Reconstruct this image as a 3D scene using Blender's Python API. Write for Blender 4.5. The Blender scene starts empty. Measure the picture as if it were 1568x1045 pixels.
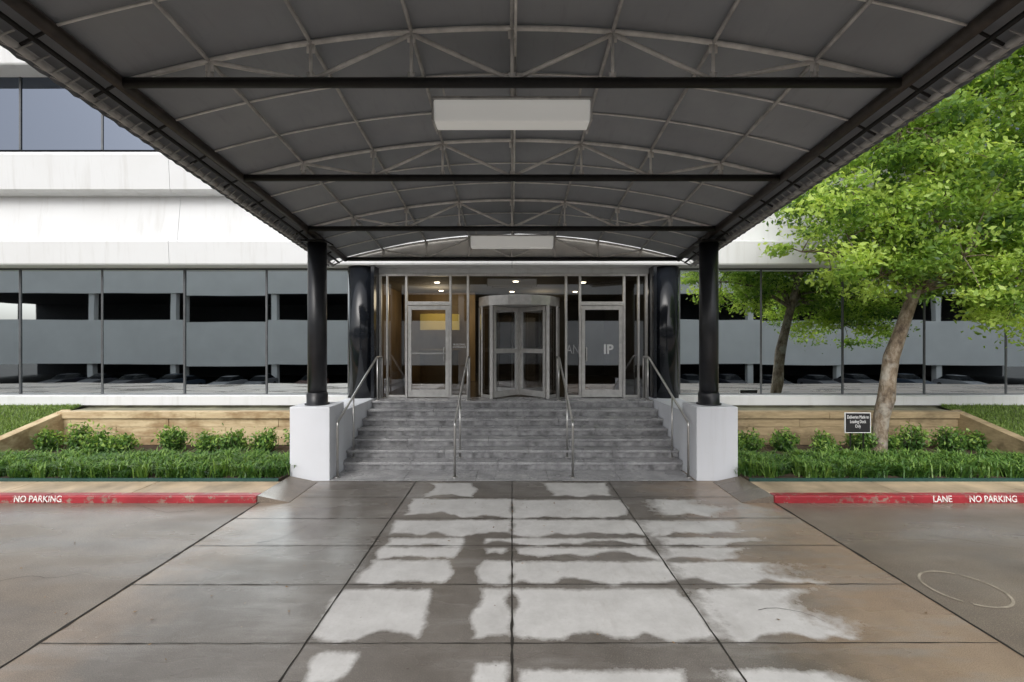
import bpy, math, random
import numpy as np
from mathutils import Vector, noise
random.seed(4); rng=np.random.default_rng(4)
S=bpy.context.scene
COL=S.collection

# ---------------------------------------------------------------- materials
def newmat(name):
    m=bpy.data.materials.new(name); m.use_nodes=True
    nt=m.node_tree; b=nt.nodes['Principled BSDF']
    return m,nt,b
def N(nt,t,**kw):
    n=nt.nodes.new(t)
    for k,v in kw.items():
        if k in n.inputs: n.inputs[k].default_value=v
        else: setattr(n,k,v)
    return n
def coords(nt,scale=(1,1,1)):
    tc=N(nt,'ShaderNodeTexCoord'); mp=N(nt,'ShaderNodeMapping')
    mp.inputs['Scale'].default_value=scale
    nt.links.new(tc.outputs['Object'],mp.inputs['Vector'])
    return mp.outputs['Vector']
def noi(nt,vec,scale,detail=3,rough=.55):
    n=N(nt,'ShaderNodeTexNoise'); n.inputs['Scale'].default_value=scale
    n.inputs['Detail'].default_value=min(detail,4); n.inputs['Roughness'].default_value=rough
    nt.links.new(vec,n.inputs['Vector']); return n.outputs['Fac']
def ramp(nt,fac,stops):
    r=N(nt,'ShaderNodeValToRGB'); e=r.color_ramp.elements
    while len(e)<len(stops): e.new(.5)
    for i,(p,c) in enumerate(stops):
        e[i].position=p
        if not isinstance(c,(tuple,list)): c=(c,c,c)
        e[i].color=(c[0],c[1],c[2],1)
    nt.links.new(fac,r.inputs['Fac']); return r.outputs['Color']
def mixc(nt,fac,a,b,mode='MIX'):
    m=N(nt,'ShaderNodeMix',data_type='RGBA',blend_type=mode)
    def put(sock,v):
        if hasattr(v,'links'): nt.links.new(v,sock)
        elif isinstance(v,(tuple,list)): sock.default_value=(v[0],v[1],v[2],1)
        else: sock.default_value=v
    put(m.inputs[0],fac); put(m.inputs[6],a); put(m.inputs[7],b)
    return m.outputs[2]
def bump(nt,b,h,strength=.2,dist=.01):
    bp=N(nt,'ShaderNodeBump'); bp.inputs['Strength'].default_value=strength; bp.inputs['Distance'].default_value=dist
    nt.links.new(h,bp.inputs['Height']); nt.links.new(bp.outputs['Normal'],b.inputs['Normal'])
def simple(name,col,rough=.5,metal=0,var=.15,scale=6,stretch=(1,1,1),bs=0,spec=.5):
    m,nt,b=newmat(name); v=coords(nt,stretch)
    f=noi(nt,v,scale,3)
    lo=tuple(c*(1-var) for c in col); hi=tuple(min(1,c*(1+var)) for c in col)
    nt.links.new(ramp(nt,f,[(.3,lo),(.7,hi)]),b.inputs['Base Color'])
    b.inputs['Roughness'].default_value=rough; b.inputs['Metallic'].default_value=metal
    b.inputs['Specular IOR Level'].default_value=spec
    if bs: bump(nt,b,noi(nt,v,scale*8,2),bs,.005)
    return m

def white_wall(name,base=(.67,.68,.685),d1=.42,d2=.22):
    m,nt,b=newmat(name)
    v=coords(nt,(1.6,1.6,.10)); f=noi(nt,v,3.0,4,.65)
    v2=coords(nt); f2=noi(nt,v2,.8,4,.6)
    c=mixc(nt,ramp(nt,f,[(.52,0),(.78,d1)]),base,(.42,.41,.38))
    c=mixc(nt,ramp(nt,f2,[(.42,0),(.8,d2)]),c,(.50,.49,.47))
    nt.links.new(c,b.inputs['Base Color']); b.inputs['Roughness'].default_value=.8
    return m
M_white=white_wall('white_stucco'); M_plinth=white_wall('white_painted_concrete',(.74,.76,.80),.25,.2)
M_black=simple('black_satin_paint',(.014,.015,.018),.36,0,.3,4)
M_gloss=simple('black_gloss_panel',(.010,.012,.016),.16,0,.2,4)
M_steel=simple('dark_canopy_steel',(.012,.0115,.011),.5,0,.4,9,spec=.3)
M_side=simple('side_beam_brown_steel',(.035,.027,.022),.42,0,.5,9)
M_web=simple('grey_painted_steel',(.74,.72,.69),.5,0,.2,7)
M_pipe=simple('grey_edge_pipe',(.40,.39,.38),.5,0,.3,7)
M_alu=simple('brushed_aluminium',(.60,.59,.57),.38,.4,.1,10)
M_rail=simple('stainless_rail',(.58,.57,.55),.28,.9,.1,10)
M_dark=simple('dark_recess',(.015,.015,.016),.6)
M_bronze=simple('bronze_mullion',(.10,.105,.11),.4,.3)
M_endp=simple('canopy_end_panel',(.80,.78,.74),.7,0,.12,2)
m,nt,b=newmat('lamp_diffuser'); b.inputs['Base Color'].default_value=(.80,.80,.77,1); b.inputs['Roughness'].default_value=.4
b.inputs['Emission Color'].default_value=(1,.98,.93,1); b.inputs['Emission Strength'].default_value=.16; M_fixture=m
m,nt,b=newmat('grey_canopy_fabric'); v=coords(nt)
f=noi(nt,v,1.3,4); c=ramp(nt,f,[(.3,(.27,.284,.308)),(.7,(.33,.345,.37))])
v3=coords(nt,(6,1,1)); c=mixc(nt,ramp(nt,noi(nt,v3,2.2,4,.7),[(.56,0),(.8,.3)]),c,(.18,.18,.18))
nt.links.new(c,b.inputs['Base Color']); b.inputs['Roughness'].default_value=.75; M_fabric=m
def mirror(name,col,bs=.10):
    m,nt,b=newmat(name); b.inputs['Metallic'].default_value=1; b.inputs['Roughness'].default_value=.012
    b.inputs['Base Color'].default_value=(*col,1)
    bump(nt,b,noi(nt,coords(nt,(1,1,1)),.55,1),bs,.02); return m
M_mirror=mirror('reflective_window_glass',(.66,.72,.74))
M_mirror2=mirror('reflective_upper_window_glass',(.14,.16,.20))
def glass(name,tint,refl):
    m=bpy.data.materials.new(name); m.use_nodes=True; nt=m.node_tree; nt.nodes.clear()
    o=N(nt,'ShaderNodeOutputMaterial'); t=N(nt,'ShaderNodeBsdfTransparent'); g=N(nt,'ShaderNodeBsdfGlossy')
    t.inputs['Color'].default_value=(*tint,1); g.inputs['Color'].default_value=(.9,.92,.95,1); g.inputs['Roughness'].default_value=.01
    lw=N(nt,'ShaderNodeLayerWeight'); lw.inputs['Blend'].default_value=.25
    mr=N(nt,'ShaderNodeMapRange'); mr.inputs['To Min'].default_value=refl; mr.inputs['To Max'].default_value=.8
    nt.links.new(lw.outputs['Fresnel'],mr.inputs['Value'])
    mx=N(nt,'ShaderNodeMixShader'); nt.links.new(mr.outputs[0],mx.inputs[0]); nt.links.new(t.outputs[0],mx.inputs[1]); nt.links.new(g.outputs[0],mx.inputs[2])
    nt.links.new(mx.outputs[0],o.inputs[0]); return m
M_glass=glass('tinted_entry_glass',(.50,.49,.47),.18)
M_glass2=glass('door_glass',(.55,.54,.52),.38)
m,nt,b=newmat('grey_granite'); v=coords(nt)
f=noi(nt,v,2.0,4,.7); g=noi(nt,v,170,2,.8)
c=ramp(nt,f,[(.3,(.26,.26,.27)),(.5,(.42,.42,.43)),(.72,(.60,.60,.60))])
c=mixc(nt,ramp(nt,g,[(.42,.55),(.56,0)]),c,(.05,.05,.05))
c=mixc(nt,ramp(nt,noi(nt,v,120,2,.8),[(.58,0),(.66,.55)]),c,(.80,.79,.78))
nt.links.new(c,b.inputs['Base Color'])
nt.links.new(ramp(nt,noi(nt,v,1.4,3),[(.35,.10),(.65,.40)]),b.inputs['Roughness']); M_granite=m
M_riser=simple('granite_riser',(.27,.27,.275),.4,0,.5,7)
def road(name,a,bcol):
    m,nt,b=newmat(name); v=coords(nt)
    f=noi(nt,v,.8,4,.7); c=ramp(nt,f,[(.32,a),(.68,bcol)])
    g=noi(nt,v,140,2,.8); c=mixc(nt,ramp(nt,g,[(.36,.7),(.52,0)]),c,(.04,.035,.03))
    c=mixc(nt,ramp(nt,noi(nt,v,95,2,.8),[(.58,0),(.68,.6)]),c,(.50,.42,.33))
    c=mixc(nt,ramp(nt,noi(nt,coords(nt,(.25,1,1)),1.7,4),[(.5,0),(.75,.6)]),c,(.11,.10,.095))
    nt.links.new(c,b.inputs['Base Color'])
    nt.links.new(ramp(nt,noi(nt,coords(nt,(.35,1,1)),.9,4),[(.38,.18),(.62,.5)]),b.inputs['Roughness'])
    bump(nt,b,g,.3,.003); return m
M_road=road('wet_brown_concrete_road',(.16,.13,.105),(.25,.205,.16))
m,nt,b=newmat('driveway_concrete'); v=coords(nt)
at=N(nt,'ShaderNodeAttribute',attribute_name='dry')
f=noi(nt,v,1.1,4,.7)
sep=N(nt,'ShaderNodeSeparateXYZ'); nt.links.new(v,sep.inputs[0])
def madd(x,mul,add):
    q=N(nt,'ShaderNodeMath',operation='MULTIPLY_ADD'); nt.links.new(x,q.inputs[0]); q.inputs[1].default_value=mul; q.inputs[2].default_value=add; return q.outputs[0]
ab=N(nt,'ShaderNodeMath',operation='ABSOLUTE'); nt.links.new(madd(sep.outputs['X'],1,.45),ab.inputs[0])
an=N(nt,'ShaderNodeMath',operation='ADD'); nt.links.new(ab.outputs[0],an.inputs[0]); nt.links.new(madd(noi(nt,v,1.3,4,.65),2.2,-1.1),an.inputs[1])
wetA=ramp(nt,f,[(.3,(.13,.115,.10)),(.7,(.22,.20,.18))])
wetB=ramp(nt,f,[(.3,(.28,.205,.145)),(.7,(.40,.30,.215))])
mr=N(nt,'ShaderNodeMapRange'); mr.inputs['From Min'].default_value=2.3; mr.inputs['From Max'].default_value=3.6
nt.links.new(an.outputs[0],mr.inputs['Value'])
wet=mixc(nt,mr.outputs[0],wetA,wetB)
wet=mixc(nt,ramp(nt,noi(nt,coords(nt,(.5,2.2,1)),1.5,4,.7),[(.50,0),(.70,.6)]),wet,(.32,.305,.285))
g=noi(nt,v,150,2,.8)
wet=mixc(nt,ramp(nt,g,[(.36,.6),(.52,0)]),wet,(.045,.04,.035))
wet=mixc(nt,ramp(nt,noi(nt,v,90,2,.8),[(.60,0),(.70,.4)]),wet,(.50,.42,.33))
dry=ramp(nt,noi(nt,v,2.3,4,.75),[(.3,(.47,.46,.445)),(.7,(.62,.61,.595))])
dry=mixc(nt,ramp(nt,noi(nt,v,60,2,.8),[(.60,0),(.7,.35)]),dry,(.30,.27,.23))
dry=mixc(nt,ramp(nt,noi(nt,coords(nt,(1,.3,1)),4,4,.7),[(.55,0),(.8,.5)]),dry,(.38,.355,.33))
ad=N(nt,'ShaderNodeMath',operation='ADD'); nt.links.new(at.outputs['Fac'],ad.inputs[0])
nt.links.new(madd(noi(nt,v,14,4,.8),1.0,-.5),ad.inputs[1])
msk=ramp(nt,ad.outputs[0],[(.22,0),(.80,1)])
nt.links.new(mixc(nt,msk,wet,dry),b.inputs['Base Color'])
wr=ramp(nt,noi(nt,coords(nt,(.4,1,1)),1.2,4),[(.36,.10),(.62,.40)])
nt.links.new(mixc(nt,msk,wr,(.8,.8,.8)),b.inputs['Roughness'])
bump(nt,b,g,.22,.003); M_drive=m
M_joint=simple('joint_dirt',(.022,.019,.015),.8)
M_side_conc=simple('tan_sidewalk_concrete',(.46,.355,.24),.5,0,.35,2.2,bs=.2)
m,nt,b=newmat('worn_red_kerb_paint'); v=coords(nt)
c=mixc(nt,ramp(nt,noi(nt,v,9,4,.8),[(.55,0),(.60,1)]),(.36,.03,.04),(.30,.20,.16))
c=mixc(nt,ramp(nt,noi(nt,v,2,4),[(.4,0),(.7,.7)]),c,(.19,.015,.02))
nt.links.new(c,b.inputs['Base Color']); b.inputs['Roughness'].default_value=.4; bump(nt,b,noi(nt,v,40,3),.3,.004); M_red=m
m,nt,b=newmat('worn_white_paint'); v=coords(nt)
nt.links.new(ramp(nt,noi(nt,v,25,4,.8),[(.40,(.45,.15,.14)),(.48,(.8,.78,.75))]),b.inputs['Base Color']); M_wpaint=m
M_signw=simple('white_vinyl',(.8,.8,.8),.5,0,.02)
def boards(name,hi,lo,stain):
    m,nt,b=newmat(name); v=coords(nt,(.35,1,2.5)); f=noi(nt,v,5,4,.75)
    c=ramp(nt,f,[(.3,lo),(.6,hi)]); v2=coords(nt,(.6,1,1))
    c=mixc(nt,ramp(nt,noi(nt,v2,1.5,4,.75),[(.48,0),(.62,.75)]),c,stain)
    nt.links.new(c,b.inputs['Base Color']); b.inputs['Roughness'].default_value=.7; bump(nt,b,f,.5,.01); return m
M_board=boards('weathered_tan_planter_stone',(.62,.50,.31),(.44,.32,.18),(.26,.16,.07))
M_board2=boards('weathered_brown_planter_stone',(.42,.32,.19),(.26,.195,.105),(.14,.105,.055))
M_moss=simple('mossy_concrete',(.22,.215,.15),.9,0,.4,2.5,bs=.3)
M_soil=simple('mulch_soil',(.06,.04,.025),.95,0,.4,14,bs=.6)
M_edge=simple('green_edging',(.02,.07,.06),.5)
M_lawn=simple('lawn_soil',(.07,.10,.03),.95,0,.3,8)
M_garc=simple('garage_painted_concrete',(.80,.80,.77),.8,0,.05,.4)
M_asph=simple('asphalt',(.045,.045,.045),.9,0,.2,1,spec=.2)
m,nt,b=newmat('grey_bark'); v=coords(nt,(1,1,.45)); f=noi(nt,v,9,4,.8)
c=ramp(nt,f,[(.35,(.07,.05,.035)),(.5,(.19,.145,.10)),(.68,(.33,.28,.22))])
c=mixc(nt,ramp(nt,noi(nt,coords(nt),4,4),[(.52,0),(.66,.6)]),c,(.42,.40,.35))
nt.links.new(c,b.inputs['Base Color']); b.inputs['Roughness'].default_value=.85; bump(nt,b,f,.9,.04); M_bark=m
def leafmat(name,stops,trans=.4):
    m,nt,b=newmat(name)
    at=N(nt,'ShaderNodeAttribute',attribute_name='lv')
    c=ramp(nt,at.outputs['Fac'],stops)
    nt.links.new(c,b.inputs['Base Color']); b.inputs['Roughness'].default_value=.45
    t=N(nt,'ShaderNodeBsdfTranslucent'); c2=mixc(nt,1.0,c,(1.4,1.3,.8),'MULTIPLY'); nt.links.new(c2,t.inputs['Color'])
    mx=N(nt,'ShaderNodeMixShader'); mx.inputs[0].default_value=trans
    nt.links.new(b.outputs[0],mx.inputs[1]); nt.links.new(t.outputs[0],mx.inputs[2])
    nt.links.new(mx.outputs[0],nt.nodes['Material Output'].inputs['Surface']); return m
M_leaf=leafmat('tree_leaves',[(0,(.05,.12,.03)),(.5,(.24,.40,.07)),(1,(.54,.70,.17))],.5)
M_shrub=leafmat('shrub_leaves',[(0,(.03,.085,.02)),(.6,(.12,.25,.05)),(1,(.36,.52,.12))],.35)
M_lir=leafmat('border_grass_leaves',[(0,(.02,.065,.015)),(.5,(.085,.20,.038)),(1,(.27,.42,.09))],.3)
M_grass=leafmat('lawn_grass',[(0,(.09,.17,.03)),(1,(.30,.42,.11))],.3)
M_litter=leafmat('dead_leaves',[(0,(.10,.05,.02)),(1,(.35,.20,.07))],.1)

# ---------------------------------------------------------------- mesh helpers
def empty(name):
    e=bpy.data.objects.new(name,None); COL.objects.link(e); return e
class MB:
    def __init__(s): s.v=[]; s.f=[]
    def box(s,x0,x1,y0,y1,z0,z1):
        k=len(s.v); s.v+=[(x0,y0,z0),(x1,y0,z0),(x1,y1,z0),(x0,y1,z0),(x0,y0,z1),(x1,y0,z1),(x1,y1,z1),(x0,y1,z1)]
        s.f+=[(k,k+3,k+2,k+1),(k+4,k+5,k+6,k+7),(k,k+1,k+5,k+4),(k+1,k+2,k+6,k+5),(k+2,k+3,k+7,k+6),(k+3,k,k+4,k+7)]; return s
    def hexa(s,p):
        k=len(s.v); s.v+=[tuple(q) for q in p]
        s.f+=[(k,k+3,k+2,k+1),(k+4,k+5,k+6,k+7),(k,k+1,k+5,k+4),(k+1,k+2,k+6,k+5),(k+2,k+3,k+7,k+6),(k+3,k,k+4,k+7)]; return s
    def poly(s,p):
        k=len(s.v); s.v+=[tuple(q) for q in p]; s.f.append(tuple(range(k,k+len(p)))); return s
    def tube(s,pts,r,n=10,cap=True):
        pts=[Vector(p) for p in pts]; L=len(pts)
        if not isinstance(r,(list,tuple)): r=[r]*L
        k=len(s.v)
        a0=None
        for i,p in enumerate(pts):
            d=(pts[min(i+1,L-1)]-pts[max(i-1,0)]).normalized()
            if a0 is None:
                up=Vector((0,0,1)) if abs(d.z)<.95 else Vector((1,0,0)); a0=d.cross(up).normalized()
            a=(a0-d*a0.dot(d)).normalized(); a0=a; bb=d.cross(a)
            s.v+=[tuple(p+(a*math.cos(t)+bb*math.sin(t))*r[i]) for t in [2*math.pi*j/n for j in range(n)]]
        for i in range(L-1):
            for j in range(n):
                j2=(j+1)%n; s.f.append((k+i*n+j,k+i*n+j2,k+(i+1)*n+j2,k+(i+1)*n+j))
        if cap: s.f.append(tuple(k+j for j in range(n))[::-1]); s.f.append(tuple(k+(L-1)*n+j for j in range(n)))
        return s
    def cyl(s,cx,cy,z0,z1,r,n=32): return s.tube([(cx,cy,z0),(cx,cy,z1)],r,n)
    def prof(s,yz,x0,x1):
        k=len(s.v); n=len(yz); s.v+=[(x0,y,z) for y,z in yz]+[(x1,y,z) for y,z in yz]
        for i in range(n): j=(i+1)%n; s.f.append((k+i,k+j,k+n+j,k+n+i))
        s.f.append(tuple(k+i for i in range(n))[::-1]); s.f.append(tuple(k+n+i for i in range(n))); return s
    def build(s,name,mat,parent=None,bevel=0,smooth=False):
        me=bpy.data.meshes.new(name); me.from_pydata(s.v,[],s.f); me.update()
        import bmesh
        bm=bmesh.new(); bm.from_mesh(me); bmesh.ops.recalc_face_normals(bm,faces=bm.faces); bm.to_mesh(me); bm.free()
        if smooth:
            for p in me.polygons: p.use_smooth=len(p.vertices)<=4
        o=bpy.data.objects.new(name,me); COL.objects.link(o); me.materials.append(mat)
        if parent: o.parent=parent
        if bevel:
            b=o.modifiers.new('bevel','BEVEL'); b.width=bevel; b.segments=2; b.limit_method='ANGLE'
        return o
def rounded(pts,r=.08,seg=5):
    pts=[Vector(p) for p in pts]; out=[pts[0]]
    for i in range(1,len(pts)-1):
        a,b,c=pts[i-1],pts[i],pts[i+1]
        p=b+(a-b).normalized()*r; q=b+(c-b).normalized()*r
        for t in range(seg+1):
            t/=seg; out.append(p*(1-t)**2+b*2*t*(1-t)+q*t*t)
    out.append(pts[-1]); return out
def text(name,body,loc,size,mat,parent,rot=(math.radians(90),0,0),align='CENTER',sx=1,bold=0):
    c=bpy.data.curves.new(name,'FONT'); c.body=body; c.size=size; c.extrude=.001; c.align_x=align; c.offset=bold
    o=bpy.data.objects.new(name,c); COL.objects.link(o); o.location=loc; o.rotation_euler=rot; o.scale=(sx,1,1); c.materials.append(mat); o.parent=parent
    return o
def fastmesh(name,V,idx,ls,lt,lv,rep,mat,parent):
    me=bpy.data.meshes.new(name); me.vertices.add(len(V)); me.vertices.foreach_set('co',V.astype(np.float32).ravel())
    me.loops.add(len(idx)); me.loops.foreach_set('vertex_index',idx.astype(np.int32))
    me.polygons.add(len(ls)); me.polygons.foreach_set('loop_start',ls.astype(np.int32)); me.polygons.foreach_set('loop_total',lt.astype(np.int32))
    me.update(calc_edges=True)
    at=me.attributes.new('lv','FLOAT','POINT'); at.data.foreach_set('value',np.repeat(np.clip(lv,0,1),rep).astype(np.float32))
    o=bpy.data.objects.new(name,me); COL.objects.link(o); me.materials.append(mat)
    if parent: o.parent=parent
    return o
def leaves(name,P,size,lv,mat,parent=None,aspect=.5,updir=None,flat=False):
    n=len(P); d=rng.normal(size=(n,3))
    if updir is not None: d=d+updir
    if flat: d[:,2]*=.15
    d/=np.linalg.norm(d,axis=1)[:,None]
    t=rng.normal(size=(n,3))
    if flat: t=np.tile(np.array([[.05,.05,1.]]),(n,1))
    w=np.cross(d,t); w/=np.linalg.norm(w,axis=1)[:,None]
    nr=np.cross(d,w); sz=(size*rng.uniform(.6,1.35,n))[:,None]
    a=P-d*sz*.5; c=P+d*sz*.5; b_=P+w*sz*aspect*.5+nr*sz*.08; e=P-w*sz*aspect*.5+nr*sz*.08
    V=np.stack([a,b_,c,e],1).reshape(-1,3)
    return fastmesh(name,V,np.arange(4*n),np.arange(0,4*n,4),np.full(n,4),lv,4,mat,parent)
def blades(name,roots,h,bend,lv,mat,width=.012,parent=None):
    n=len(roots); ang=rng.uniform(0,2*np.pi,n); dr=np.stack([np.cos(ang),np.sin(ang),np.zeros(n)],1)
    side=np.stack([-np.sin(ang),np.cos(ang),np.zeros(n)],1)
    up=np.array([0,0,1.]); h=h[:,None]; bend=bend[:,None]; w=width
    p0=roots; p1=roots+up*h*.7+dr*bend*.35; p2=roots+up*h*(.95-.2*rng.random((n,1)))+dr*bend
    V=np.stack([p0-side*w*.5,p0+side*w*.5,p1+side*w*.5,p1-side*w*.5,p2],1).reshape(-1,3)
    idx=(np.arange(n)[:,None]*5+np.array([[0,1,2,3,3,2,4]])).ravel()
    ls=(np.arange(n)[:,None]*7+np.array([[0,4]])).ravel(); lt=np.tile([4,3],n)
    return fastmesh(name,V,idx,ls,lt,lv,5,mat,parent)

# ---------------------------------------------------------------- ground
GL=-2.75; YE=-3.5
g=MB()
rows=[(-500,GL),(-13,GL),(YE+.05,-.06),(500,-.06)]
for i in range(3):
    (ya,za),(yb,zb)=rows[i],rows[i+1]
    g.poly([(-500,ya,za),(500,ya,za),(500,yb,zb),(-500,yb,zb)])
g.build('ground',M_asph)
JX=[-3.6,-1.57,0.0,1.58,3.73]; JY=[6.72,5.92,5.13,4.31,3.47,2.6,1.75,.9]
rects=[(-1.27,-.56,6.8,7.4),(.56,1.52,6.8,7.42),(-1.45,-.0,6.0,6.66),(.0,1.57,5.99,6.62),(1.95,2.9,6.0,6.62),
(-1.45,-.0,5.44,5.88),(.0,1.58,5.42,5.88),(1.6,2.85,5.47,5.86),(-1.45,-.55,5.16,5.34),(-.3,-.0,5.16,5.34),(.0,1.58,5.16,5.34),(1.6,2.7,5.17,5.35),
(-1.45,-.57,4.88,5.10),(-.34,-.0,4.88,5.10),(.0,1.55,4.88,5.10),(1.6,2.85,4.86,5.09),
(-1.5,-.60,4.35,4.80),(-.34,-.0,4.35,4.80),(.0,1.56,4.36,4.78),(1.62,2.95,4.36,4.76),
(-1.56,-.70,3.56,4.24),(-.34,-.0,3.54,4.25),(.0,1.57,3.54,4.25),(1.59,2.75,3.55,4.24),
(-1.35,-1.15,3.15,3.38),(-.3,-.02,2.7,3.28),(.05,1.2,2.6,3.2),(1.45,2.4,2.6,3.2)]
x0,x1,y0,y1=-3.592,3.722,2.0,8.1; st=.022
nx=int((x1-x0)/st)+1; ny=int((y1-y0)/st)+1
xs=np.linspace(x0,x1,nx); ys=np.linspace(y0,y1,ny); XX,YY=np.meshgrid(xs,ys)
V=np.stack([XX,YY,np.zeros_like(XX)],2).reshape(-1,3)
def nf(a,b_,c): return np.array([noise.noise((p[0]*a,p[1]*b_,c)) for p in V]).reshape(XX.shape)
n1=nf(2.6,.9,0); n2=nf(14,12,5); n3=nf(1.0,3.1,9); n4=nf(7,2,3)
sd=np.full(XX.shape,-9.)
for a,b_,c,d in rects:
    outer=b_>2.3
    dx=np.minimum(XX-a+n3*.14,b_-XX+n3*(.5 if outer else .12)-(.12 if outer else 0))
    if outer: dx=dx*.22
    dy=np.minimum(YY-c+n1*.17+n4*.05,d-YY+n1*.03)
    sd=np.maximum(sd,np.minimum(dx,dy))
sd=sd+n2*.016
dry=np.clip((sd+.055)/.13,0,1); dry=dry*dry*(3-2*dry)
q=np.arange(nx*ny).reshape(ny,nx)
F=np.stack([q[:-1,:-1],q[:-1,1:],q[1:,1:],q[1:,:-1]],2).reshape(-1,4)
me=bpy.data.meshes.new('driveway'); me.vertices.add(len(V)); me.vertices.foreach_set('co',V.astype(np.float32).ravel())
me.loops.add(F.size); me.loops.foreach_set('vertex_index',F.ravel().astype(np.int32)); me.polygons.add(len(F))
me.polygons.foreach_set('loop_start',np.arange(0,F.size,4,dtype=np.int32)); me.polygons.foreach_set('loop_total',np.full(len(F),4,dtype=np.int32)); me.update(calc_edges=True)
at=me.attributes.new('dry','FLOAT','POINT'); at.data.foreach_set('value',dry.ravel().astype(np.float32)); me.materials.append(M_drive)
DR=bpy.data.objects.new('driveway',me); COL.objects.link(DR)
MB().poly([(x0,YE,0),(x1,YE,0),(x1,1.996,0),(x0,1.996,0)]).build('rear_slabs',M_drive,DR)
RD=MB().poly([(-60,YE,0),(-3.608,YE,0),(-3.608,8,0),(-60,8,0)]).poly([(3.738,YE,0),(60,YE,0),(60,8,0),(3.738,8,0)]).build('road',M_road)
def wobble_strip(mb,p,q,w,z=.004,seg=60,amp=.006):
    p=Vector(p);q=Vector(q);d=(q-p).normalized();s=Vector((-d.y,d.x))
    k=len(mb.v)
    for i in range(seg+1):
        c0=p.lerp(q,i/seg); c=c0+s*noise.noise((c0.x*7,c0.y*7,3))*amp
        ww=w*(.45+1.1*abs(noise.noise((c.x*5,c.y*5,8))))
        a=c+s*ww*.5; b_=c-s*ww*.5; mb.v+=[(a.x,a.y,z),(b_.x,b_.y,z)]
    for i in range(seg): mb.f.append((k+2*i,k+2*i+1,k+2*i+3,k+2*i+2))
j=MB()
for x in JX[1:4]: wobble_strip(j,(x,-2),(x,7.5),.022,seg=160)
for y in JY: wobble_strip(j,(-3.58,y),(3.7,y+.01),.012,seg=160,z=.0045)
wobble_strip(j,(-3.4,7.5),(3.4,7.5),.02)
j.build('expansion_joints',M_joint,DR)
j=MB()
for x in (JX[0],JX[4]): wobble_strip(j,(x,-2),(x,6.9),.03,.005,seg=160)
j.build('edge_joints',M_joint,DR)
def crack(mb,p,d,n,w):
    p=Vector(p); d=Vector(d).normalized(); k=len(mb.v)
    for i in range(n):
        s=Vector((-d.y,d.x)); ww=w*(1-i/n)+.001
        a=p+s*ww;b_=p-s*ww; mb.v+=[(a.x,a.y,.0055),(b_.x,b_.y,.0055)]
        p=p+d*.09; d=(d+s*random.uniform(-.45,.45)).normalized()
    for i in range(n-1): mb.f.append((k+2*i,k+2*i+1,k+2*i+3,k+2*i+2))
cr=MB()
for p,d,n in (((2.1,3.9),(1,.3),7),((-5.2,4.1),(1,.5),14),((5.2,3.4),(1,.2),16),((-2.9,5.2),(.8,.4),8),((-4.3,6.2),(-1,-.3),12),((4.9,5.4),(1,-.2),10)): crack(cr,p,d,n,.002)
cr.build('cracks',M_joint,DR)
k=MB(); n=64
for i in range(n):
    a=2*math.pi*i/n; b_=2*math.pi*(i+1)/n
    if i in (9,40,41): continue
    r0,r1=.30,.322
    k.poly([(4.2+r0*math.cos(a),4.25+r0*math.sin(a),.004),(4.2+r1*math.cos(a),4.25+r1*math.sin(a),.004),(4.2+r1*math.cos(b_),4.25+r1*math.sin(b_),.004),(4.2+r0*math.cos(b_),4.25+r0*math.sin(b_),.004)])
k.build('chalk_ring_mark',simple('chalk',(.36,.315,.25),.6,0,.35,8),RD)
n=130; P=np.stack([rng.uniform(-9,9,n),rng.uniform(3,6.4,n),np.full(n,.012)],1)
P2=np.stack([rng.uniform(-9,9,60),rng.uniform(6.42,6.47,60),np.full(60,.012)],1)
P=np.concatenate([P,P2]); leaves('fallen_leaves',P,.03,rng.random(len(P)),M_litter,None,.5,None,True)

# sidewalks and kerbs
for sgn,xa,xb in ((-1,-60,-3.62),(1,3.72,60)):
    SW=empty('sidewalk'); xe=xb if sgn<0 else xa
    mb=MB(); x=xe
    while abs(x)<40:
        x2=x+sgn*1.9; mb.box(min(x,x2)+.005,max(x,x2)-.005,6.64,7.16,-.02,.10); x=x2
    mb.build('slabs',M_side_conc,SW,.006)
    MB().hexa([(xe,6.5,0.001),(xe-sgn*.45,6.5,0.001),(xe-sgn*.45,7.45,0.001),(xe,7.45,0.001),(xe,6.5,.10),(xe-sgn*.45,6.5,.006),(xe-sgn*.45,7.45,.006),(xe,7.45,.10)]).build('ramp',M_road,SW)
    KB=empty('kerb'); mb=MB(); x=xe
    while abs(x)<40:
        x2=x+sgn*3.0; mb.box(min(x,x2)+.004,max(x,x2)-.004,6.48,6.635,-.02,.108); x=x2
    mb.build('kerbstones',M_red,KB,.022)
    r84=(math.radians(84),0,0)
    if sgn<0:
        text('lettering','NO PARKING',(-6.72,6.474,.020),.125,M_wpaint,KB,r84,sx=.9,bold=.002)
        text('lettering_fire','FIRE LANE',(-7.68,6.474,.020),.125,M_wpaint,KB,r84,sx=.9,bold=.002)
    else:
        text('lettering','NO PARKING',(6.82,6.474,.020),.125,M_wpaint,KB,r84,sx=.9,bold=.002)
        text('lettering_fire','LANE',(6.1,6.474,.020),.125,M_wpaint,KB,r84,sx=.9,bold=.002)

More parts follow.
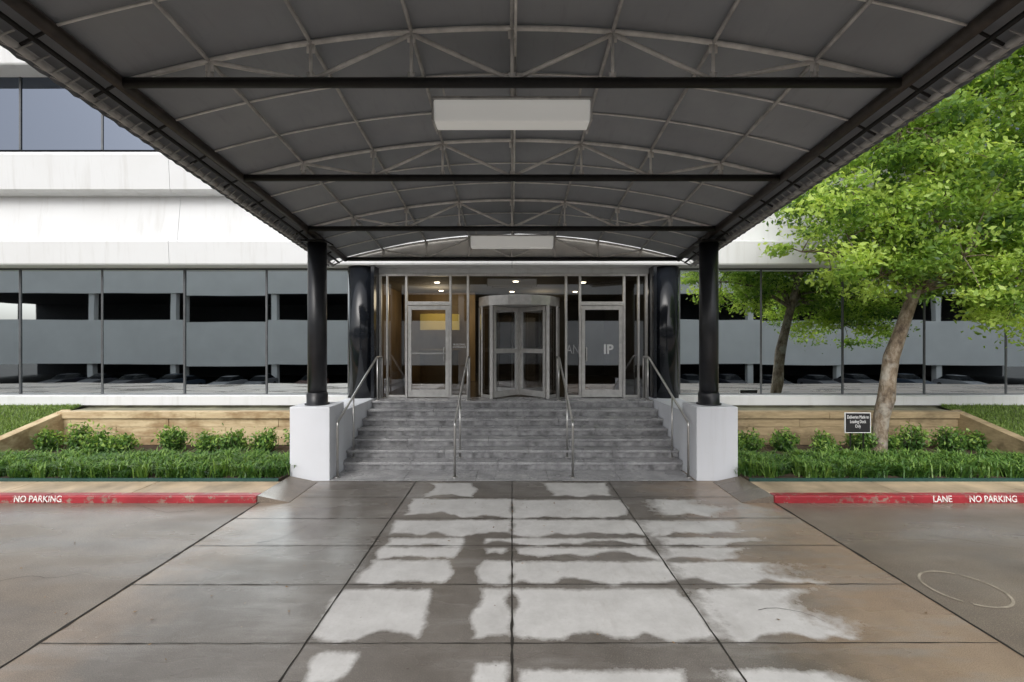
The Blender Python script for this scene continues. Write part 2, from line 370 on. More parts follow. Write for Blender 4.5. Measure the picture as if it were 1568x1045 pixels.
# ---------------------------------------------------------------- planting beds
for sgn in (-1,1):
    xi=3.67 if sgn<0 else 3.73
    xo=9.5 if sgn<0 else 9.45
    a,b_=sorted((sgn*xi,sgn*xo)); mat=M_board if sgn<0 else M_board2
    MB().box(a,b_,7.20,9.56,-.02,.12).build('planting_bed_soil',M_soil)
    MB().box(a,b_,7.165,7.197,-.02,.145).build('bed_edging',M_edge)
    W=empty('planter_wall'); mb=MB()
    for ci,(za,zb) in enumerate([(.12,.30),(.305,.49),(.495,.675)]):
        x=a-(ci%2)*1.1
        while x<b_:
            x2=min(x+2.3,b_); mb.box(max(x,a)+.003,x2-.003,9.58+random.uniform(0,.012),9.70,za,zb); x=x+2.3
    x=a
    while x<b_:
        x2=min(x+2.9,b_); mb.box(x+.002,x2-.002,9.54,9.75,.68,.82); x=x2
    mb.build('courses',mat,W,.008)
    MB().box(a,b_,9.752,10.3,.05,.80).build('ledge',M_moss,W)
    xw=sgn*xo
    MB().hexa([(xw-.1,7.2,-.02),(xw+.1,7.2,-.02),(xw+.1,9.75,-.02),(xw-.1,9.75,-.02),(xw-.1,7.2,.16),(xw+.1,7.2,.16),(xw+.1,9.75,.84),(xw-.1,9.75,.84)]).build('sloped_end_wall',mat,W,.01)
    xa,xb=sorted((sgn*(xo+.1),sgn*45))
    L=MB().poly([(xa,7.17,.11),(xb,7.17,.11),(xb,10.25,.86),(xa,10.25,.86)]).build('lawn',M_lawn)
    n=26000; X=sgn*(xo+.12+rng.random(n)**1.5*6); Y=rng.uniform(7.2,10.2,n); Z=.11+(Y-7.17)/3.08*.75
    blades('grass_blades',np.stack([X,Y,Z],1),rng.uniform(.04,.09,n),rng.uniform(.01,.05,n),rng.random(n),M_grass,.008,L)
    n=19000
    nt_=420; tx=sgn*(xi+.08+rng.random(nt_)*(xo-xi-.25)); ty=rng.uniform(7.28,8.35,nt_); tb=rng.random(nt_)
    k=rng.integers(0,nt_,n); R=np.stack([tx[k]+rng.normal(0,.06,n),np.clip(ty[k]+rng.normal(0,.06,n),7.24,9),np.full(n,.12)],1)
    hh=(.12+.12*tb[k])*rng.uniform(.6,1.25,n)
    blades('border_grass',R,hh,rng.uniform(.05,.24,n),tb[k]*.5+rng.random(n)*.5,M_lir,.018)
    ns=9
    for i in range(ns):
        cx=sgn*(xi+.42+i*(xo-xi-.6)/(ns-1)+random.uniform(-.14,.14)); cy=random.uniform(8.7,9.15); hgt=random.uniform(.38,.60)*(1 if sgn<0 else .9); wd=random.uniform(.20,.32)
        SH=empty('shrub'); mb=MB(); P=[];lv=[]
        for t in range(30):
            an=random.uniform(0,6.28); rr=wd*math.sqrt(random.random()); top=Vector((cx+rr*math.cos(an),cy+rr*math.sin(an),.12+hgt*random.uniform(.6,1)*(1-.5*(rr/wd)**2)))
            mb.tube([(cx,cy,.1),((cx+top.x)/2,(cy+top.y)/2,.12+hgt*.35),top],[.008,.006,.003],5)
            for s in range(42):
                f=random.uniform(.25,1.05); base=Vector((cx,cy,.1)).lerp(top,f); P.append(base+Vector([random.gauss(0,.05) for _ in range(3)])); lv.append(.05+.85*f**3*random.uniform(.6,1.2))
        mb.build('stems',M_bark,SH)
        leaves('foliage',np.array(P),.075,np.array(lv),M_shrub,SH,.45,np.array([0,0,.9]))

# ---------------------------------------------------------------- steps
ST=empty('entrance_steps')
x0s,x1s=-3.05,3.08
nr=7; rh=1.0/nr; tread=.30; ystart=8.15
for i in range(nr):
    ya=ystart+i*tread; zt=(i+1)*rh
    yb=ya+tread+.03 if i<nr-1 else 10.62
    mb=MB(); rb=MB(); off=[1.25,1.8,1.05,1.6,.9,1.4,1.15][i]
    x=x0s; x2=x0s+off
    while x<x1s-.01:
        x2=min(x2,x1s)
        if x1s-x2<.3: x2=x1s
        dz=random.uniform(-.0012,.0012)
        mb.box(x+.0025,x2-.0025,ya-.028,yb,zt-.045,zt+dz)
        rb.box(x+.002,x2-.002,ya,ya+.06,i*rh+.002,zt-.048)
        x=x2; x2=x+1.55
    mb.build('tread_%d'%(i+1),M_granite,ST,.005); rb.build('riser_%d'%(i+1),M_riser,ST)
MB().box(x0s+.01,x1s-.01,8.22,10.6,.0,.10).build('core',M_dark,ST)
mb=MB(); x=-3.0
while x<3.0-.01:
    mb.box(x+.003,x+1.2-.003,7.52,8.145,-.02,.008); x+=1.2
mb.build('granite_pad',M_granite,ST,.002)
for sgn,xa,xb in ((-1,-3.66,-3.0),(1,3.04,3.72)):
    P=empty('column_plinth')
    MB().box(xa,xb,7.52,8.16,-.02,1.215).build('block',M_plinth,P,.012)
    if sgn<0: MB().box(-3.64,-3.06,8.163,10.45,-.02,1.03).build('cheek_wall',M_plinth,P,.01)
    else: MB().box(3.09,3.70,8.163,10.45,-.02,1.03).build('cheek_wall',M_plinth,P,.01)
    cx=-3.335 if sgn<0 else 3.37
    C=empty('canopy_column')
    MB().cyl(cx,7.83,1.215,4.0,.155,40).build('shaft',M_black,C,0,True)
    mb=MB(); mb.tube([(cx,7.83,1.216),(cx,7.83,1.24),(cx,7.83,1.241),(cx,7.83,1.40),(cx,7.83,1.43)],[.20,.20,.172,.172,.158],40); mb.build('base_ring',M_black,C,0,True)
    MB().box(cx-.2,cx+.2,7.63,8.03,3.97,4.0).build('cap_plate',M_steel,C,.004)

for X in (-2.93,-.96,1.02,2.96):
    H=empty('handrail'); mb=MB()
    mb.tube(rounded([(X,7.67,.008),(X,7.67,.93),(X,9.9,1.95),(X,10.3,1.95),(X,10.3,1.0)],.07),.021,12)
    zs=lambda y:.93+(y-7.67)*(1.02/2.23)
    for y,b0 in ((8.45,.1434),(9.96,1.0)):
        zt=zs(y) if y<9.9 else 1.95
        mb.tube([(X,y,b0),(X,y,zt)],.017,10)
    for y,b0 in ((7.67,.009),(8.45,.1445),(9.96,1.002),(10.3,1.002)): mb.cyl(X,y,b0,b0+.012,.045,16)
    mb.build('tube',M_rail,H,0,True)

# ---------------------------------------------------------------- canopy
CN=empty('entrance_canopy')
def zc(y): return 4.52-.1055*(y-3.93)
HW=3.37; RISE=.47
TR=[9.25,7.50,5.70,3.93,2.16,.40]
def arch(x): return RISE*(1-(x/HW)**2)
ribs=[]
for i in range(len(TR)-1):
    for t in (0,1,2): ribs.append(TR[i]+(TR[i+1]-TR[i])*t/3)
ribs.append(TR[-1]); ribs=sorted(ribs)
purl=[-2.6,-1.73,-.865,0,.865,1.73,2.6]
xk=[-HW]+purl+[HW]
V=[];F=[];yy=[]
for i in range(len(ribs)-1):
    for t in range(6): yy.append((ribs[i]+(ribs[i+1]-ribs[i])*t/6,math.sin(math.pi*t/6)))
yy.append((ribs[-1],0))
xx=[]
for i in range(len(xk)-1):
    for t in range(5): xx.append((xk[i]+(xk[i+1]-xk[i])*t/5,math.sin(math.pi*t/5)))
xx.append((HW,0))
for (y,sy) in yy:
    for (x,sx) in xx: V.append((x,y,zc(y)+arch(x)+.035+.035*sy*(.35+sx*.65)+.014*noise.noise((x*1.3,y*1.3,0))+.006*noise.noise((x*4,y*4,3))))
nx=len(xx)
for i in range(len(yy)-1):
    for k_ in range(nx-1): F.append((i*nx+k_,i*nx+k_+1,(i+1)*nx+k_+1,(i+1)*nx+k_))
fb=MB(); fb.v=V; fb.f=F; fb.build('roof_fabric',M_fabric,CN,0,True)
ep=MB(); yE=9.30; ze=zc(9.25)
for i in range(32):
    xa=-HW+2*HW*i/32; xb=-HW+2*HW*(i+1)/32
    ep.poly([(xa,yE,ze+.0),(xb,yE,ze+.0),(xb,yE,ze+arch(xb)+.03),(xa,yE,ze+arch(xa)+.03)])
ep.build('end_panel',M_endp,CN)
a,b_=TR[-1],TR[0]
for s,nm in ((-1,'left'),(1,'right')):
    fb=MB(); pr=[(HW,.035),(3.52,.015),(3.66,-.03),(3.70,-.10),(3.69,-.17)]
    ylist=np.linspace(a,b_,160)
    for y in ylist:
        sc=.018*abs(math.sin(y*math.pi/.148))
        for (x,z) in pr: fb.v.append((s*x,y,zc(y)+z+(sc if z<-.15 else 0)))
    n=len(pr)
    for i in range(len(ylist)-1):
        for q_ in range(n-1): fb.f.append((i*n+q_,i*n+q_+1,(i+1)*n+q_+1,(i+1)*n+q_))
    fb.build('valance_'+nm,M_fabric,CN,0,True)
    MB().tube([(s*HW,a,zc(a)),(s*HW,b_,zc(b_))],.055,12).build('side_beam_'+nm,M_side,CN,0,True)
    MB().tube([(s*3.62,a,zc(a)-.13),(s*3.62,b_,zc(b_)-.13)],.032,10).build('outer_pipe_'+nm,M_pipe,CN,0,True)
    MB().tube([(s*3.5,a,zc(a)-.07),(s*3.5,b_,zc(b_)-.07)],.02,8).build('mid_pipe_'+nm,M_steel,CN,0,True)
    lc=MB(); y=a
    while y<b_-.1:
        lc.tube([(s*3.685,y,zc(y)-.14),(s*3.60,y+.05,zc(y)-.17),(s*3.54,y+.1,zc(y)-.09)],.008,5); y+=.125
    lc.build('lacing_'+nm,M_pipe,CN)
    br=MB()
    for y in ribs: br.tube([(s*HW,y,zc(y)),(s*3.62,y,zc(y)-.13)],.012,6)
    br.build('edge_brackets_'+nm,M_steel,CN)
for i,y in enumerate(TR):
    z=zc(y)
    MB().tube([(-HW,y,z),(HW,y,z)],.042,12).build('bottom_chord_%d'%i,M_steel,CN,0,True)
    w=MB(); w.tube([(x,y,z+arch(x)) for x in np.linspace(-HW,HW,33)],.022,8)
    for p in purl:
        w.tube([(p,y,z),(p,y,z+arch(p))],.015,6)
        w.box(p-.035,p+.035,y-.006,y+.006,z+arch(p)-.09,z+arch(p)-.01)
        w.box(p-.03,p+.03,y-.006,y+.006,z+.03,z+.09)
    for s in (-1,1):
        w.tube([(0,y,z+.02),(s*.865,y,z+arch(.865)-.02)],.019,6)
        w.tube([(s*.865,y,z+arch(.865)-.02),(s*1.73,y,z+.02)],.019,6)
        w.tube([(s*1.73,y,z+.02),(s*2.6,y,z+arch(2.6)-.01)],.019,6)
    w.build('truss_web_%d'%i,M_web,CN,0,True)
w=MB()
for y in ribs:
    if min(abs(y-t) for t in TR)>.05: w.tube([(x,y,zc(y)+arch(x)+.014) for x in np.linspace(-HW,HW,33)],.010,6)
w.build('intermediate_ribs',M_web,CN,0,True)
w=MB()
for p in purl: w.tube([(p,a,zc(a)+arch(p)-.005),(p,b_,zc(b_)+arch(p)-.005)],.017,8)
w.build('purlins',M_pipe,CN,0,True)
MB().tube([(.03,a,zc(a)+arch(0)-.06),(.03,b_,zc(b_)+arch(0)-.06)],.012,8).build('conduit',M_web,CN,0,True)
for y0,yt in ((4.08,3.93),(7.72,7.5)):
    L=empty('canopy_light_fixture'); z=zc(yt)
    MB().hexa([(-.70,y0+.03,z-.25),(.70,y0+.03,z-.25),(.70,y0+.2,z-.25),(-.70,y0+.2,z-.25),(-.70,y0-.02,z-.07),(.70,y0-.02,z-.07),(.70,y0+.26,z-.07),(-.70,y0+.26,z-.07)]).build('diffuser',M_fixture,L,.015)
    mb=MB(); mb.box(-.71,.71,y0-.03,y0+.27,z-.068,z-.05); mb.box(-.716,-.702,y0-.025,y0+.265,z-.255,z-.07); mb.box(.702,.716,y0-.025,y0+.265,z-.255,z-.07)
    for x in (-.6,0,.6): mb.tube([(x,y0+.02,z-.06),(x,yt+.02,z)],.01,6)
    mb.tube([(.03,y0+.1,z-.06),(.03,y0+.1,z+RISE-.05)],.012,6)
    mb.build('hangers',M_pipe,L)

# ---------------------------------------------------------------- office building
OB=empty('white_office_building')
def spandrel(z,name,xa=-45,xb=45):
    pr=[(10.75,z),(10.02,z),(10.00,z+.03),(9.97,z+.50),(10.02,z+.53),(10.24,z+.56),(10.34,z+1.50),(10.34,z+1.60),(10.06,z+1.62),(10.02,z+1.66),(9.97,z+2.40),(10.03,z+2.48),(10.75,z+2.72)]
    mb=MB(); x=xa
    while x<xb: mb.prof(pr,x+.004,x+7.5-.004); x+=7.5
    mb.build(name,M_white,OB)
spandrel(3.97,'spandrel_1'); spandrel(8.36,'spandrel_2'); spandrel(12.75,'spandrel_3')
MB().box(-45,45,10.62,30,3.9,17.5).build('upper_core',M_dark,OB)
MB().box(-45,-3.75,10.62,30,-.05,3.96).box(3.85,45,10.62,30,-.05,3.96).build('ground_core',M_dark,OB)
gl=MB(); gl2=MB(); mu=MB()
mx=[-3.75-1.885*i for i in range(0,19)]
mr_=[3.84+1.875*i for i in range(0,19)]
for lst in (mx,mr_):
    for i in range(len(lst)-1):
        a,b_=sorted((lst[i],lst[i+1])); t=random.uniform(-.006,.006); t2=random.uniform(-.006,.006)
        gl.poly([(a,10.5+t,1.08),(b_,10.5-t,1.08),(b_,10.5-t+t2,3.97),(a,10.5+t+t2,3.97)])
    for x in lst: mu.box(x-.02,x+.02,10.484,10.53,1.07,3.968)
    a,b_=min(lst),max(lst); mu.box(a,b_,10.487,10.52,1.07,1.095); mu.box(a,b_,10.487,10.52,3.93,3.969)
allx=[-3.75-1.885*i for i in range(-20,20)]
for zlo,zhi in ((6.69,8.36),(11.08,12.75)):
    for i in range(len(allx)-1):
        a,b_=sorted((allx[i],allx[i+1])); t=random.uniform(-.004,.004)
        gl2.poly([(a,10.5+t,zlo),(b_,10.5-t,zlo),(b_,10.5-t,zhi-.001),(a,10.5+t,zhi-.001)])
        mu.box(allx[i]-.02,allx[i]+.02,10.484,10.53,zlo,zhi-.002)
gl.build('ground_floor_windows',M_mirror,OB); gl2.build('upper_windows',M_mirror2,OB); mu.build('window_mullions',M_bronze,OB)
MB().box(-45,-3.67,10.22,10.6,.86,1.07).box(3.73,45,10.22,10.6,.86,1.07).build('window_sill',M_white,OB,.01)
MB().box(-45,-3.67,10.31,10.6,-.02,.857).box(3.73,45,10.31,10.6,-.02,.857).build('base_wall',M_moss,OB)
for cx in (-3.40,3.47):
    MB().cyl(cx,10.40,1.031,3.96,.31,48).build('black_curved_pilaster',M_gloss,OB,0,True)
EG=empty('entrance_glazing')
yg=10.50
fr=MB()
xsm=[-3.02,-2.86,-2.42,-1.41,-1.01,1.24,1.56,2.57,2.90,3.08]
for x,w in zip(xsm,(.05,.04,.05,.05,.05,.05,.05,.05,.04,.05)):
    fr.box(x-w/2,x+w/2,yg-.05,yg+.05,1.002,3.84)
def seg(a,b_,z0,z1): fr.box(a+.026,b_-.026,yg-.045,yg+.045,z0,z1)
for i in range(9): seg(xsm[i],xsm[i+1],3.79,3.838)
for a,b_ in ((-2.42,-1.41),(1.56,2.57)): seg(a,b_,3.12,3.20)
for a,b_ in ((-2.86,-2.42),(-1.41,-1.01),(1.24,1.56),(2.57,2.90)): seg(a,b_,1.004,1.06)
fr.build('frames',M_alu,EG,.004)
gp=MB()
for i in range(9):
    if i==4: continue
    a,b_=xsm[i]+.026,xsm[i+1]-.026
    if i in (2,6): gp.poly([(a,yg,3.2),(b_,yg,3.2),(b_,yg,3.79),(a,yg,3.79)])
    else: gp.poly([(a,yg,1.005),(b_,yg,1.005),(b_,yg,3.79),(a,yg,3.79)])
gp.poly([(-.98,yg+.01,3.36),(1.21,yg+.01,3.36),(1.21,yg+.01,3.79),(-.98,yg+.01,3.79)])
gp.build('panes',M_glass,EG)
MB().box(-3.1,3.15,10.47,10.62,3.845,3.968).build('header',M_white,EG)
MB().box(-3.12,-3.05,10.1,10.6,1.031,3.965).box(3.13,3.20,10.1,10.6,1.031,3.965).build('dark_returns',M_gloss,EG)
for dx0,dx1,hs in ((-2.39,-1.44,1),(1.59,2.54,-1)):
    D=empty('entrance_door'); d=MB()
    z0,z1=1.012,3.115; s=.085
    d.box(dx0+.004,dx0+s,yg-.03,yg+.03,z0,z1); d.box(dx1-s,dx1-.004,yg-.03,yg+.03,z0,z1)
    d.box(dx0+s,dx1-s,yg-.029,yg+.029,z1-.1,z1-.001); d.box(dx0+s,dx1-s,yg-.029,yg+.029,z0+.001,z0+.17)
    d.build('leaf_frame',M_alu,D,.004)
    MB().poly([(dx0+s,yg-.003,z0+.17),(dx1-s,yg-.003,z0+.17),(dx1-s,yg-.003,z1-.1),(dx0+s,yg-.003,z1-.1)]).build('leaf_glass',M_glass2,D)
    hx=dx1-.11 if hs>0 else dx0+.11
    MB().tube(rounded([(hx,yg-.03,1.85),(hx,yg-.1,1.85),(hx,yg-.1,2.15),(hx,yg-.03,2.15)],.03),.013,8).build('pull_handle',M_rail,D,0,True)
    mb=MB(); mb.box(dx0+s,dx1-s,yg-.06,yg-.035,2.0,2.035)
    if hs>0: mb.build('push_bar',M_rail,D,.004)
    if hs<0: text('logo','IP',(dx0+.62,yg-.008,2.01),.30,M_signw,D,bold=.008)
text('lettering_left','BUILDING\nENTRANCE',(-1.21,yg-.006,2.2),.06,M_signw,EG)
text('lettering_right','AN',(1.40,yg-.006,2.01),.30,simple('grey_vinyl',(.36,.36,.36),.5),EG,sx=.72)
RV=empty('revolving_door'); cx,cy,R=.17,10.98,.95
a=MB(); n=12; rr=R+.03; zlo,zhi=3.10,3.32
pts=[(cx+rr*math.cos(2*math.pi*(i+.5)/n),cy+rr*math.sin(2*math.pi*(i+.5)/n)) for i in range(n)]
a.v+=[(x,y,zlo) for x,y in pts]+[(x,y,zhi) for x,y in pts]
for i in range(n): j2=(i+1)%n; a.f.append((i,j2,n+j2,n+i))
a.f.append(tuple(i for i in range(n))[::-1]); a.f.append(tuple(n+i for i in range(n)))
a.build('drum_canopy',M_alu,RV,.01)
p=MB(); gp=MB()
for s in (-1,1):
    angs=[math.radians(t) for t in (-48,-24,0,24,48)]
    pts=[(cx+s*R*math.cos(t),cy+R*math.sin(t)) for t in angs]
    for i,(x,y) in enumerate(pts):
        w=.035 if i in (0,4) else .018
        p.box(x-w,x+w,y-w,y+w,1.002,3.10)
    for i in range(4):
        (xa,ya),(xb,yb)=pts[i],pts[i+1]; gp.poly([(xa,ya,1.06),(xb,yb,1.06),(xb,yb,3.09),(xa,ya,3.09)])
        p.hexa([(xa,ya-.02,1.003),(xb,yb-.02,1.003),(xb,yb+.02,1.003),(xa,ya+.02,1.003),(xa,ya-.02,1.08),(xb,yb-.02,1.08),(xb,yb+.02,1.08),(xa,ya+.02,1.08)])
p.build('drum_posts',M_alu,RV,.003); gp.build('drum_glass',M_glass,RV)
w=MB(); wg=MB(); rw=.90
w.cyl(cx,cy,1.01,3.095,.035,16)
for ang in (-50,-130,50,130):
    d=Vector((math.cos(math.radians(ang)),math.sin(math.radians(ang)),0)); s=Vector((-d.y,d.x,0))*.022
    def bar(r0,r1,z0,z1):
        c=Vector((cx,cy,0)); q=[c+d*r0-s,c+d*r1-s,c+d*r1+s,c+d*r0+s]
        w.hexa([v_+Vector((0,0,z0)) for v_ in q]+[v_+Vector((0,0,z1)) for v_ in q])
    bar(.04,.11,1.02,3.09); bar(rw-.06,rw,1.02,3.09); bar(.11,rw-.06,1.022,1.16); bar(.11,rw-.06,3.0,3.088); bar(.11,rw-.06,2.02,2.12)
    c=Vector((cx,cy,0)); q=[c+d*.11,c+d*(rw-.06)]
    wg.poly([q[0]+Vector((0,0,1.16)),q[1]+Vector((0,0,1.16)),q[1]+Vector((0,0,3.0)),q[0]+Vector((0,0,3.0))])
w.build('wing_frames',M_alu,RV,.003); wg.build('wing_glass',M_glass,RV)
# lobby
LB=empty('lobby_interior')
M_tan=simple('warm_wood_wall',(.34,.24,.13),.45,0,.3,3,(1,1,.3)); M_dw=simple('dark_lobby_wall',(.07,.065,.06),.4,0,.2,2)
M_floor=simple('lobby_floor',(.12,.10,.08),.2,0,.2,3); M_ceil=simple('lobby_ceiling',(.30,.28,.25),.8,0,.05)
MB().box(-3.7,3.8,10.63,18,.93,.995).build('floor',M_floor,LB)
MB().box(-3.7,3.8,10.63,18,3.87,3.895).build('ceiling',M_ceil,LB)
MB().box(-3.7,3.8,17.9,18.0,1.0,3.87).build('back_wall',M_dw,LB)
MB().box(-3.74,-3.6,10.64,17.9,1.0,3.87).build('left_wall',M_tan,LB)
MB().box(3.6,3.84,10.64,17.9,1.0,3.87).build('right_wall',M_dw,LB)
MB().box(-3.5,-1.2,14.8,15.0,1.0,3.865).build('wood_partition',M_tan,LB)
MB().box(-.9,.9,17.6,17.85,1.0,3.2).build('elevator_surround',M_alu,LB,.01)
MB().box(-.6,-.02,17.55,17.59,1.0,3.0).box(.02,.6,17.55,17.59,1.0,3.0).build('elevator_doors',M_rail,LB,.004)
mb=MB(); mb.tube([(-2.1,13.2,1.0),(-2.1,13.2,2.0)],.55,32); mb.tube([(-2.1,13.2,2.001),(-2.1,13.2,2.05)],.62,32); mb.build('reception_desk',M_tan,LB)
mb=MB()
for i in range(24):
    t0=math.pi*i/24; t1=math.pi*(i+1)/24
    f=lambda t,y,z:(-2.3-.62*math.cos(t),y-.35*math.sin(t),z)
    mb.hexa([f(t0,14.55,2.65),f(t1,14.55,2.65),f(t1,14.6,2.65),f(t0,14.6,2.65),f(t0,14.55,3.15),f(t1,14.55,3.15),f(t1,14.6,3.15),f(t0,14.6,3.15)])
m,nt,b=newmat('lit_yellow_panel'); b.inputs['Base Color'].default_value=(.6,.4,.08,1); b.inputs['Emission Color'].default_value=(1,.76,.2,1); b.inputs['Emission Strength'].default_value=.45
mb.build('lit_curved_panel',m,LB)
m,nt,b=newmat('downlight'); b.inputs['Emission Color'].default_value=(1,.88,.68,1); b.inputs['Emission Strength'].default_value=14
for i,(x,y) in enumerate([(-2,12.2),(.1,12.0),(1.9,12.2),(-2.2,14.2),(0,14.5),(2,14.5),(0,16.5)]):
    MB().cyl(x,y,3.85,3.868,.07,20).build('downlight_%d'%i,m,LB)
for x,y,e in ((-2.2,13.4,30),(1,14.5,15)):
    l=bpy.data.lights.new('lobby_lamp','POINT'); l.energy=e; l.color=(1,.86,.62); l.shadow_soft_size=.3
    o=bpy.data.objects.new('lobby_lamp',l); COL.objects.link(o); o.location=(x,y,3.5); o.parent=LB

SG=empty('delivery_sign')
MB().box(6.20,6.66,8.50,8.515,.60,.96).build('panel',simple('black_sign',(.02,.02,.022),.35),SG,.003)
b_=MB(); b_.box(6.19,6.67,8.495,8.52,.592,.602); b_.box(6.19,6.67,8.495,8.52,.958,.968); b_.box(6.19,6.20,8.495,8.52,.602,.958); b_.box(6.66,6.67,8.495,8.52,.602,.958); b_.build('border',M_signw,SG)
MB().box(6.30,6.32,8.52,8.535,.1,.62).box(6.54,6.56,8.52,8.535,.1,.62).build('stakes',M_steel,SG)
text('wording','Deliveries Made to\nLoading Dock\nOnly',(6.43,8.495,.86),.085,M_signw,SG,sx=.62)

# ---------------------------------------------------------------- tree
T=empty('shade_tree'); tb=MB()
trunk=[(6.98,8.75,.05),(7.0,8.75,.22),(7.03,8.74,.5),(7.06,8.74,.85),(7.14,8.72,1.2),(7.17,8.71,1.6),(7.22,8.7,2.0),(7.36,8.65,2.5),(7.56,8.6,3.2),(7.8,8.55,4.0),(8.1,8.5,5.0),(8.4,8.45,6.2),(8.6,8.4,7.4)]
tr_=[.20,.15,.125,.128,.142,.125,.128,.108,.098,.088,.072,.05,.03]
tb.tube(trunk,tr_,16)
lobes=[(7.75,8.35,5.0,2.0,1.45,1.6),(5.95,8.1,4.15,1.05,1.1,.95),(5.5,8.0,4.6,.7,.8,.6),(8.7,8.4,6.8,2.1,1.6,1.7),(9.3,8.3,3.5,1.5,1.4,1.0),(6.6,8.2,3.45,.75,.9,.45),(10.7,8.3,5.0,1.9,1.6,2.0),
 (6.6,7.8,5.9,1.4,1.3,1.1),(7.7,7.2,7.6,1.6,1.4,1.2),(7.5,7.6,3.7,.8,.9,.5),(9.9,7.3,6.4,1.6,1.3,1.6),(5.2,8.2,3.9,.5,.6,.4),(9.0,7.4,4.4,1.4,1.2,1.0),(9.5,7.9,2.75,1.3,1.1,.65),(8.5,7.5,3.3,.9,.8,.5)]
wts=np.array([l[3]*l[4]*l[5] for l in lobes])**.72; wts/=wts.sum()
cl=[]
for _ in range(600):
    l=lobes[rng.choice(len(lobes),p=wts)]
    d=rng.normal(size=3); d/=np.linalg.norm(d); r=rng.uniform(.45,1.08)
    c=np.array(l[:3])+d*r*np.array(l[3:])
    if c[1]>9.75: c[1]=9.75-rng.random()*.4
    cl.append(c)
tv=[Vector(t) for t in trunk]
ends=[]
for li,l in enumerate(lobes):
    e=Vector(l[:3]); k=min(range(8,len(tv)),key=lambda i:(tv[i]-e).length+abs(tv[i].z-(e.z-.3))*1.2); s=tv[k]
    mid=s.lerp(e,.5)+Vector((random.uniform(-.2,.2),random.uniform(-.2,.2),random.uniform(.15,.45)))
    pts=[s,s.lerp(mid,.5)+Vector((0,0,.12)),mid,mid.lerp(e,.5)+Vector((random.uniform(-.1,.1),0,.05)),e]
    r0=min(tr_[k]*.7,.055); tb.tube(pts,[r0,r0*.8,r0*.6,r0*.42,r0*.22],8); ends.append(pts)
for c in cl:
    c=Vector(c); bp=min((p for pts in ends for p in pts[1:]),key=lambda p:(p-c).length)
    mid=bp.lerp(c,.5)+Vector((0,0,.06)); tb.tube([bp,mid,c],[.014,.009,.004],4,False)
tb.build('trunk_and_limbs',M_bark,T,0,True)
P=[];lv=[]
for c in cl:
    n=int(rng.integers(100,195)); s=rng.uniform(.12,.24)
    q=rng.normal(size=(n,3))*np.array([s,s,s*.5])+c
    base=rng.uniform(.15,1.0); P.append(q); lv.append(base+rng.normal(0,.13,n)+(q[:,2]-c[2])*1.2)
P=np.concatenate(P); lv=np.concatenate(lv); ok=(P[:,1]<9.93); P=P[ok]; lv=lv[ok]
leaves('crown',P,.098,lv,M_leaf,T,.5)

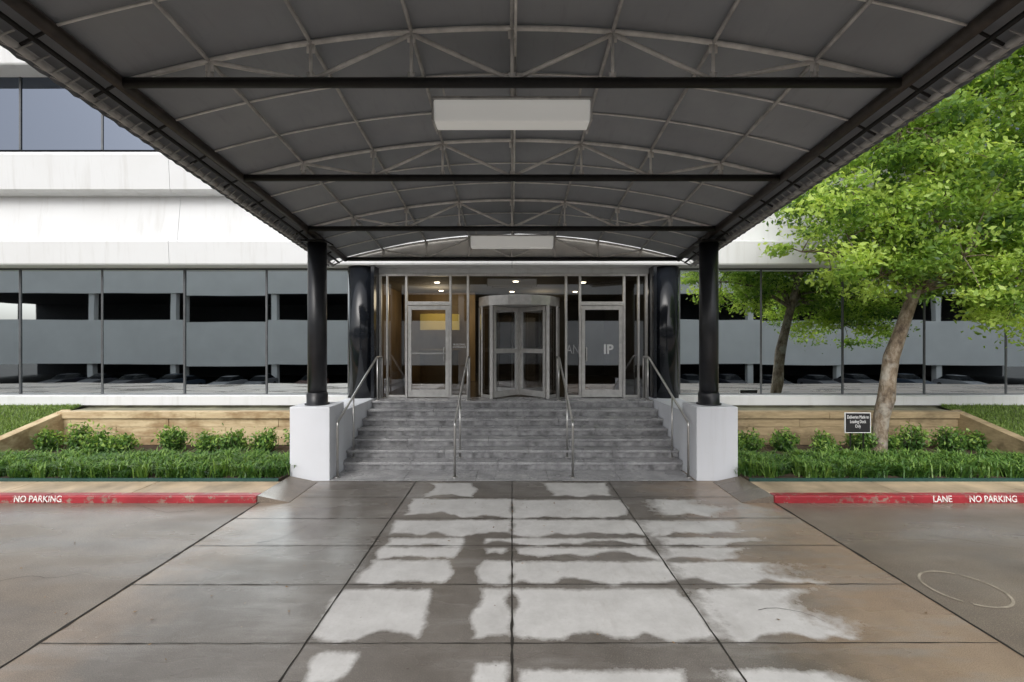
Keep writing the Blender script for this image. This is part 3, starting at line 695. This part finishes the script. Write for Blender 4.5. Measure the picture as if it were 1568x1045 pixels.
# ---------------------------------------------------------------- garage across the street
G=empty('parking_garage')
mb=MB(); mb.box(-70,70,-29.3,-29,-.35,4.5); mb.box(-70,70,-29.3,-29,7.4,10.3); mb.build('parapets',M_garc,G)
mb=MB(); mb.box(-70,70,-45,-29.35,-.35,-.05); mb.box(-70,70,-45,-29.35,7.4,7.7); mb.box(-70,70,-45.3,-45.05,GL,10); mb.build('decks',simple('garage_inside',(.05,.05,.052),.9),G)
mb=MB(); x=-68
while x<70: mb.box(x-.3,x+.3,-29.9,-29.32,GL,7.39); x+=10.4
mb.build('columns',M_garc,G)
M_tire=simple('tyre',(.02,.02,.02),.8); M_cg=simple('car_glass',(.012,.014,.016),.12,0,.02)
def car(x,y,z,col):
    C=empty('parked_car'); paint=simple('car_paint',col,.35,0,.03)
    pr=[(-2.2,.35),(-2.25,.75),(-2.05,.95),(-1.2,1.02),(1.0,1.0),(2.0,.82),(2.25,.62),(2.2,.32)]
    MB().prof([(y+a,z+b_) for a,b_ in pr],x-.88,x+.88).build('body',paint,C,.06)
    cab=[(-1.75,.98,.80),(-1.1,1.45,.62),(.25,1.45,.62),(1.05,.98,.80)]
    mb=MB()
    for s in (-1,1):
        for a,b_,w in cab: mb.v.append((x+s*w,y+a,z+b_))
    mb.f=[(0,1,2,3),(7,6,5,4),(0,4,5,1),(2,6,7,3),(1,5,6,2),(0,3,7,4)]
    mb.build('cabin_glass',M_cg,C,.03)
    MB().box(x-.58,x+.58,y-1.0,y+.18,z+1.44,z+1.475).build('roof',paint,C,.02)
    mb=MB()
    for s in (-1,1):
        for a in (-1.4,1.4): mb.tube([(x+s*.9,y+a,z+.33),(x+s*.68,y+a,z+.33)],.33,18)
    mb.build('wheels',M_tire,C)
    MB().box(x-.8,x-.5,y+2.19,y+2.25,z+.6,z+.72).box(x+.5,x+.8,y+2.19,y+2.25,z+.6,z+.72).build('headlights',M_signw,C)
cols=[(.08,.08,.09),(.03,.03,.04),(.05,.05,.055),(.2,.2,.21),(.05,.07,.1),(.10,.10,.11),(.02,.02,.03),(.09,.03,.02),(.35,.35,.36)]
for i,x in enumerate([-47,-43.5,-39,-35,-30,-26.5,-21,18,22,27,32,36,41,46]):
    car(x,-26.5+random.uniform(-.4,.4),GL+.005,cols[(i*4+1)%9])

# ---------------------------------------------------------------- light
w=bpy.data.worlds.new('World'); S.world=w; w.use_nodes=True; nt=w.node_tree
EL,AZ=42,195
sky=N(nt,'ShaderNodeTexSky'); sky.sky_type='NISHITA'; sky.sun_disc=False; sky.sun_elevation=math.radians(EL); sky.sun_rotation=math.radians(AZ); sky.dust_density=4; sky.air_density=1.0
hs=N(nt,'ShaderNodeHueSaturation'); hs.inputs['Saturation'].default_value=.25; hs.inputs['Value'].default_value=1.46
nt.links.new(sky.outputs[0],hs.inputs['Color']); bg=nt.nodes['Background']; nt.links.new(hs.outputs[0],bg.inputs['Color']); bg.inputs['Strength'].default_value=.15
sl=bpy.data.lights.new('sun','SUN'); sl.energy=.8; sl.angle=math.radians(40); sl.color=(1,.985,.96)
so=bpy.data.objects.new('sun',sl); COL.objects.link(so)
el=math.radians(EL); az=math.radians(AZ)
dv=Vector((math.sin(az)*math.cos(el),math.cos(az)*math.cos(el),math.sin(el)))
so.rotation_euler=dv.to_track_quat('Z','Y').to_euler()
cam=bpy.data.cameras.new('camera'); cam.lens=16.07; cam.sensor_width=36; cam.clip_end=2000; cam.clip_start=.05
co=bpy.data.objects.new('camera',cam); COL.objects.link(co); co.location=(0,0,2.3); co.rotation_euler=(math.radians(90),0,0); S.camera=co
S.view_settings.view_transform='Standard'; S.view_settings.look='None'; S.view_settings.exposure=0
